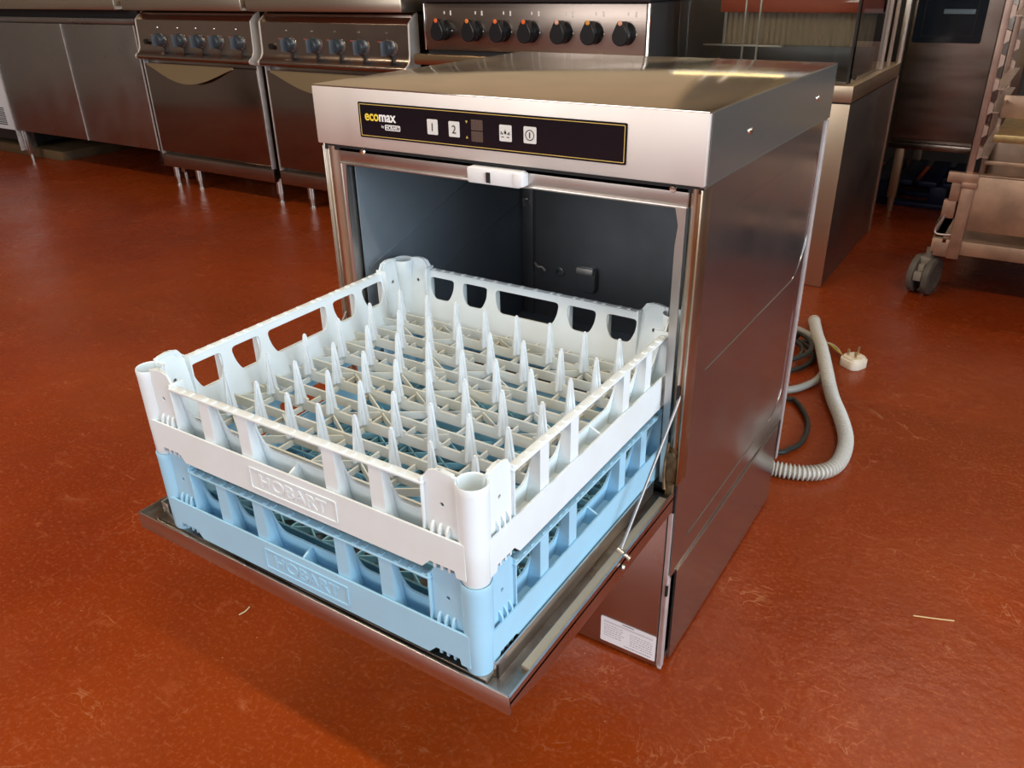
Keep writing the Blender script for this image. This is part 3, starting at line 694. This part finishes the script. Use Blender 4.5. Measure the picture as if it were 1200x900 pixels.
# wooden board on the floor beneath
mb = MB(); mb.box(-5.50, -4.42, 1.845, 2.36, 0, .055, .003)
mb.build('wooden_board', mat('old_wood', (.10, .062, .028), .7, noise=.4, nscale=8, stretch=(.2, 1, 1)), None, label='old timber board flat on the floor under the white appliance at far left', category='board')

# ================================================================== display counter
dc = thing('display_counter', 'glass-topped steel display counter right behind the dishwasher', 'display counter')
csd = mat('counter_side_steel', (.30, .29, .29), .38, 1, bump=.04, bscale=6, rvar=.06)
cfs = mat('counter_front_steel', (.66, .54, .40), .36, 1, bump=.05, bscale=300, stretch=(1, 1, .05))
cx_0, cx_1, cy0, cy1 = -.520, .077, 1.862, 2.66
mb = MB(); mb.box(cx_0, cx_1 - .002, cy0 + .003, cy1, .0, .597, .001); mb.build('base_cabinet', csd, dc)
mb = MB(); mb.box(cx_0, cx_1 + .0005, cy0, cy0 + .004, .004, .596, .001); mb.build('front_panel', cfs, dc)
mb = MB(); mb.box(cx_0 - .004, cx_1 + .003, cy0 - .004, cy1, .601, .650, .002); mb.build('counter_top', cfs, dc)
mb = MB(); mb.box(cx_0, cx_1, cy0 + .002, cy1, .596, .601); mb.build('joint', dark, dc)
glass = mat('clear_glass', (.92, .97, .95), .01, 0, trans=1, ior=1.45)
def pane(nm, *b): MB().box(*b).build(nm, glass, dc, smooth=False)
pane('front_pane', cx_0 + .004, cx_1 - .030, 1.905, 1.909, .651, 1.02)
pane('end_pane', cx_1 - .024, cx_1 - .020, 1.915, 2.36, .651, 1.02)
mb = MB(); mb.box(cx_1 - .030, cx_1 - .024, 1.903, 1.911, .651, 1.02); mb.cyl((cx_1 - .018, 1.935, .668), (cx_1 - .010, 1.935, .668), .008); mb.build('glass_seal', ink, dc)
mb = MB(); mb.box(cx_1 - .022, cx_1 - .010, 2.355, 2.370, .651, 1.35, .001); mb.box(cx_1 - .020, cx_1 - .008, 2.475, 2.490, .651, 1.35, .001); mb.box(cx_0, cx_0 + .012, 2.355, 2.37, .651, 1.35, .001)
mb.box(cx_0 + .012, cx_1 - .022, 1.90, 2.49, 1.020, 1.028, .001)
split(mb, 'glass_frame', steel_front, dc)
mb = MB(); mb.box(cx_1 - .016, cx_1 + .003, 2.640, 2.662, .0, 1.45, .001); mb.box(cx_0, cx_0 + .02, 2.64, 2.662, .0, 1.45, .001); split(mb, 'rear_post', mat('pale_post', (.70, .66, .62), .4, 1), dc)
mb = MB(); mb.cyl((-.59 + .09, 1.93, 1.013), (-.09, 1.93, 1.013), .008); mb.build('strip_lamp', mat('lamp_glow', (1, .85, .45), .5, emit=(1.0, .72, .28), estr=7), dc)
# inside of the display: dark well at the back, ribbed blind, red strip painted as a reflection in the glass
mb = MB(); mb.box(cx_0 + .02, cx_1 - .045, 2.290, 2.34, .651, .728, .002); mb.box(cx_0 + .02, cx_1 - .045, 1.96, 2.30, .651, .657, .001); mb.build('chilled_well', blacken, dc)
mb = MB(); P = []
nr = 26; xa, xb = cx_0 + .03, cx_1 - .05
for k in range(nr * 4 + 1):
    P.append((xa + (xb - xa) * k / (nr * 4), 2.296 + .004 * math.cos(2 * math.pi * k / 4)))
P += [(xb, 2.306), (xa, 2.306)]
mb.prism(P, 'z', .728, .842); mb.build('ribbed_blind', mat('ribbed_beige', (.30, .235, .17), .5), dc)
mb = MB(); mb.box(xa - .01, xb + .03, 2.25, 2.29, .836, .885, .003); mb.build('red_reflection_strip', mat('red_orange_reflection', (.30, .045, .012), .5), dc)
mb = MB()
for xx in (-.36, -.31): mb.box(xx, xx + .006, 2.10, 2.108, .657, 1.02, .001)
mb.box(-.50, -.22, 2.10, 2.13, .735, .740, .001); split(mb, 'shelf_support', mat('dull_support', (.34, .33, .30), .45, .7), dc)

# ================================================================== combi oven on stand behind
fo = thing('steel_oven', 'tall stainless oven with a dark window, standing on legs behind the trolley', 'oven')
fs = mat('worn_oven_steel', (.50, .45, .42), .36, 1, noise=.25, nscale=4, stretch=(.6, 1, 3), bump=.1, bscale=3, rvar=.08)
mb = MB(); mb.box(.035, .470, 3.02, 3.70, .30, 1.60, .006); mb.build('body', fs, fo)
mb = MB(); mb.box(.040, .375, 2.996, 3.02, .318, 1.55, .006); dd = mb.build('oven_door', fs, fo)
mb = MB(); mb.plate(rrect(.052, .300, .698, 1.30, .006), [], .004, T((0, 2.993, 0)) @ FR, .001); win = mb.build('door_window', mat('dark_window', (.012, .02, .035), .08), dd)
mb = MB(); mb.plate(rrect(.080, .270, .720, 1.27, .003), [rrect(.083, .267, .723, 1.267, .003)], .001, T((0, 2.9895, 0)) @ FR); mb.build('window_line', ink, win)
mb = MB(); mb.box(.150, .262, 2.988, 2.990, .803, .820); mb.build('inner_shelf_edge', mat('dull_chrome', (.12, .16, .19), .4, .8), win)
mb = MB(); mb.box(.376, .470, 2.990, 3.02, .300, 1.58, .004); mb.box(.3745, .3765, 2.988, 3.0, .33, 1.55); mb.build('hinge_post', mat('grey_post_steel', (.50, .48, .46), .3, 1, rvar=.05), fo)
mb = MB(); mb.box(.035, .47, 3.00, 3.68, .275, .300, .002); mb.build('stand_rail', ov_steel, fo)
for xx in (.085, .43):
    for yy in (3.03, 3.62):
        mb = MB(); mb.box(xx - .018, xx + .018, yy - .018, yy + .018, .06, .28, .003); mb.cyl((xx, yy, 0), (xx, yy, .062), .012, .016); mb.build('leg', mat('tan_leg_steel', (.50, .38, .28), .4, .8), fo)
# dark upright between counter and oven
mb = MB(); mb.box(-.11, -.055, 3.02, 3.10, 0, 1.7, .004); mb.box(-.13, -.035, 3.0, 3.12, 0, .012, .002); mb.box(-.052, -.040, 3.02, 3.10, .02, 1.7)
mb.build('upright_post', mat('dark_brown_post', (.035, .022, .016), .5), None, label='dark upright post between the display counter and the oven', category='post')
# blue pallet under the oven
bp = thing('blue_pallet', 'blue plastic pallet on the floor beneath the stainless oven', 'pallet')
bpm = mat('blue_plastic', (.004, .014, .055), .45)
mb = MB()
for k in range(6): mb.box(-.03 + k * .10, .045 + k * .10, 3.12, 3.62, .10, .12, .003)
split(mb, 'slat', bpm, bp)
mb = MB()
for yy in (3.13, 3.34, 3.54): mb.box(-.03, .54, yy, yy + .06, .0, .022, .003)
split(mb, 'runner', bpm, bp)
mb = MB()
for yy in (3.13, 3.34, 3.54):
    for xx in (-.02, .22, .46): mb.box(xx, xx + .07, yy, yy + .06, .022, .10, .004)
split(mb, 'block', bpm, bp)

# ================================================================== rack trolley
tr = thing('rack_trolley', 'pinkish steel tray trolley with slotted uprights and castors at right', 'trolley')
tm = mat('worn_pinkish_steel', (.58, .40, .29), .45, .7, noise=.3, nscale=12, col2=(.38, .27, .20), bump=.1, bscale=30)
ty = 1.955; tx0, tx1, tyb = .375, 1.02, 2.62
mb = MB(); mb.box(tx0 + .055, tx1, ty, ty + .004, .232, .402, .001); mb.box(tx0 + .055, tx1, ty, ty + .03, .398, .404, .001)
mb.box(tx0 + .055, tx1, tyb - .004, tyb, .232, .402, .001); split(mb, 'end_panel', tm, tr)
mb = MB(); mb.box(tx0 + .04, tx1, ty - .002, ty + .022, .152, .196, .002); mb.box(tx0 + .0, tx0 + .03, ty, tyb, .152, .196, .002); mb.box(tx0 + .04, tx1, tyb - .02, tyb, .152, .196, .002); mb.box(tx0, tx1, ty + .02, tyb - .02, .190, .196)
mb.build('base_frame', tm, tr)
mb = MB(); mb.box(tx0 + .050, tx0 + .085, ty - .008, ty + .020, .138, .372, .002); mb.box(tx0 + .048, tx0 + .090, ty - .012, ty + .02, .362, .380, .002)
mb.box(tx0 + .010, tx0 + .052, ty - .004, ty + .004, .140, .185, .002); mb.box(tx0 + .008, tx0 + .045, ty + .004, ty + .03, .262, .318, .002); mb.box(tx0 + .02, tx0 + .05, ty + .0, ty + .02, .318, .385, .002)
mb.box(tx0 + .005, tx0 + .09, ty - .004, ty + .016, .375, .406, .002)
mb.build('corner_bracket', mat('pink_bracket', (.48, .31, .23), .45, .7, noise=.3, nscale=20), tr)
mb = MB(); mb.tube([(tx0 + .050, ty, .212), (tx0 + .012, ty, .210), (tx0 + .002, ty, .222), (tx0 + .012, ty, .250), (tx0 + .020, ty, .268)], .004, 8, sub=4); mb.build('bumper_loop', steel, tr)
pm = mat('upright_steel', (.52, .40, .34), .38, .9, noise=.25, nscale=20)
for (ux, uy) in ((tx0 + .062, ty + .008), (tx0 + .062, tyb - .05), (tx1 - .03, ty + .008), (tx1 - .03, tyb - .05)):
    mb = MB(); mb.box(ux - .014, ux + .008, uy, uy + .004, .19, 1.75, .0008); mb.box(ux - .014, ux - .010, uy, uy + .03, .19, 1.75, .0008)
    for k in range(20):
        z = .445 + k * .065
        mb.prism([(ux + .006, z), (ux + .020, z + .010), (ux + .020, z + .034), (ux + .006, z + .040)], 'y', uy, uy + .028)
    up = mb.build('upright', pm, tr)
for k in range(20):
    z = .445 + k * .065 + .008
    if k in (0, 2, 3, 6, 9, 12, 15, 18):
        for (ux, s) in ((tx0 + .070, 1), (tx1 - .038, -1)):
            mb = MB(); mb.box(min(ux, ux + s * .03), max(ux, ux + s * .03), ty + .01, tyb - .02, z, z + .003); split(mb, 'runner', pm, tr)
mb = MB(); mb.box(tx0 + .10, tx1 - .06, ty + .03, tyb - .05, .500, .503); mb.box(tx0 + .10, tx1 - .06, ty + .028, ty + .032, .498, .520, .001); mb.build('tray', mat('golden_tray', (.52, .38, .18), .4, .9, noise=.3, nscale=25), tr)
mb = MB(); mb.box(tx0 + .09, tx1 - .05, ty + .06, ty + .064, .425, .437, .001); mb.box(tx0 + .09, tx1 - .05, ty + .30, ty + .304, .53, .60, .001); split(mb, 'cross_bar', tm, tr)
ctm = mat('grey_castor_tyre', (.13, .115, .10), .55, noise=.3, nscale=30); cth = mat('castor_housing', (.24, .22, .19), .45)
for (x, y, a) in ((.372, 1.985, -.25), (.372, 2.58, -.25), (.98, 1.985, .4), (.98, 2.58, .4)):
    c = MB(); M0 = T((x, y, 0)) @ Matrix.Rotation(a, 4, 'Z')
    c.cyl(M0 @ Vector((0, .01, .095)), M0 @ Vector((0, .01, .152)), .012)
    c.box(-.011, .011, -.045, .035, .050, .108, .008, M=M0); c.box(-.030, .030, -.02, .03, .100, .125, .006, M=M0)
    c.box(-.013, .013, -.062, -.040, .055, .085, .004, M=M0)
    co_ = c.build('castor', cth, tr)
    for s in (-1, 1):
        m2 = MB(); prof = [(0, -.012), (.048, -.012), (.062, -.009), (.064, 0), (.062, .009), (.048, .012), (.040, .008), (0, .010)]
        m2.lathe(prof, M0 @ T((s * .024, 0, .064)) @ Matrix.Rotation(math.pi / 2, 4, 'Y'), 28); m2.build('wheel', ctm, co_)

# ================================================================== bits of debris on the floor
def bit(p, q, rr, colr, label):
    mb = MB(); mb.tube([Vector((*p, rr)), Vector(((p[0] + q[0]) / 2 + .003, (p[1] + q[1]) / 2, rr * 1.4)), Vector((*q, rr))], rr, 6, sub=3)
    mb.build('straw_fragment', mat('straw', colr, .7), None, label=label, category='debris')

bit((.611, .335), (.670, .357), .0012, (.62, .42, .20), 'pale straw fragment on the red floor, right of the dishwasher')
bit((-.363, -.263), (-.363, -.240), .0011, (.72, .52, .30), 'tiny pale splinter on the red floor, in front of the racks')
# added unseen block: keeps doorway light off the back right of the room
struct(MB().box(1.50, 2.20, .82, 1.55, 0, H).build('light_blocker', walld, smooth=False))
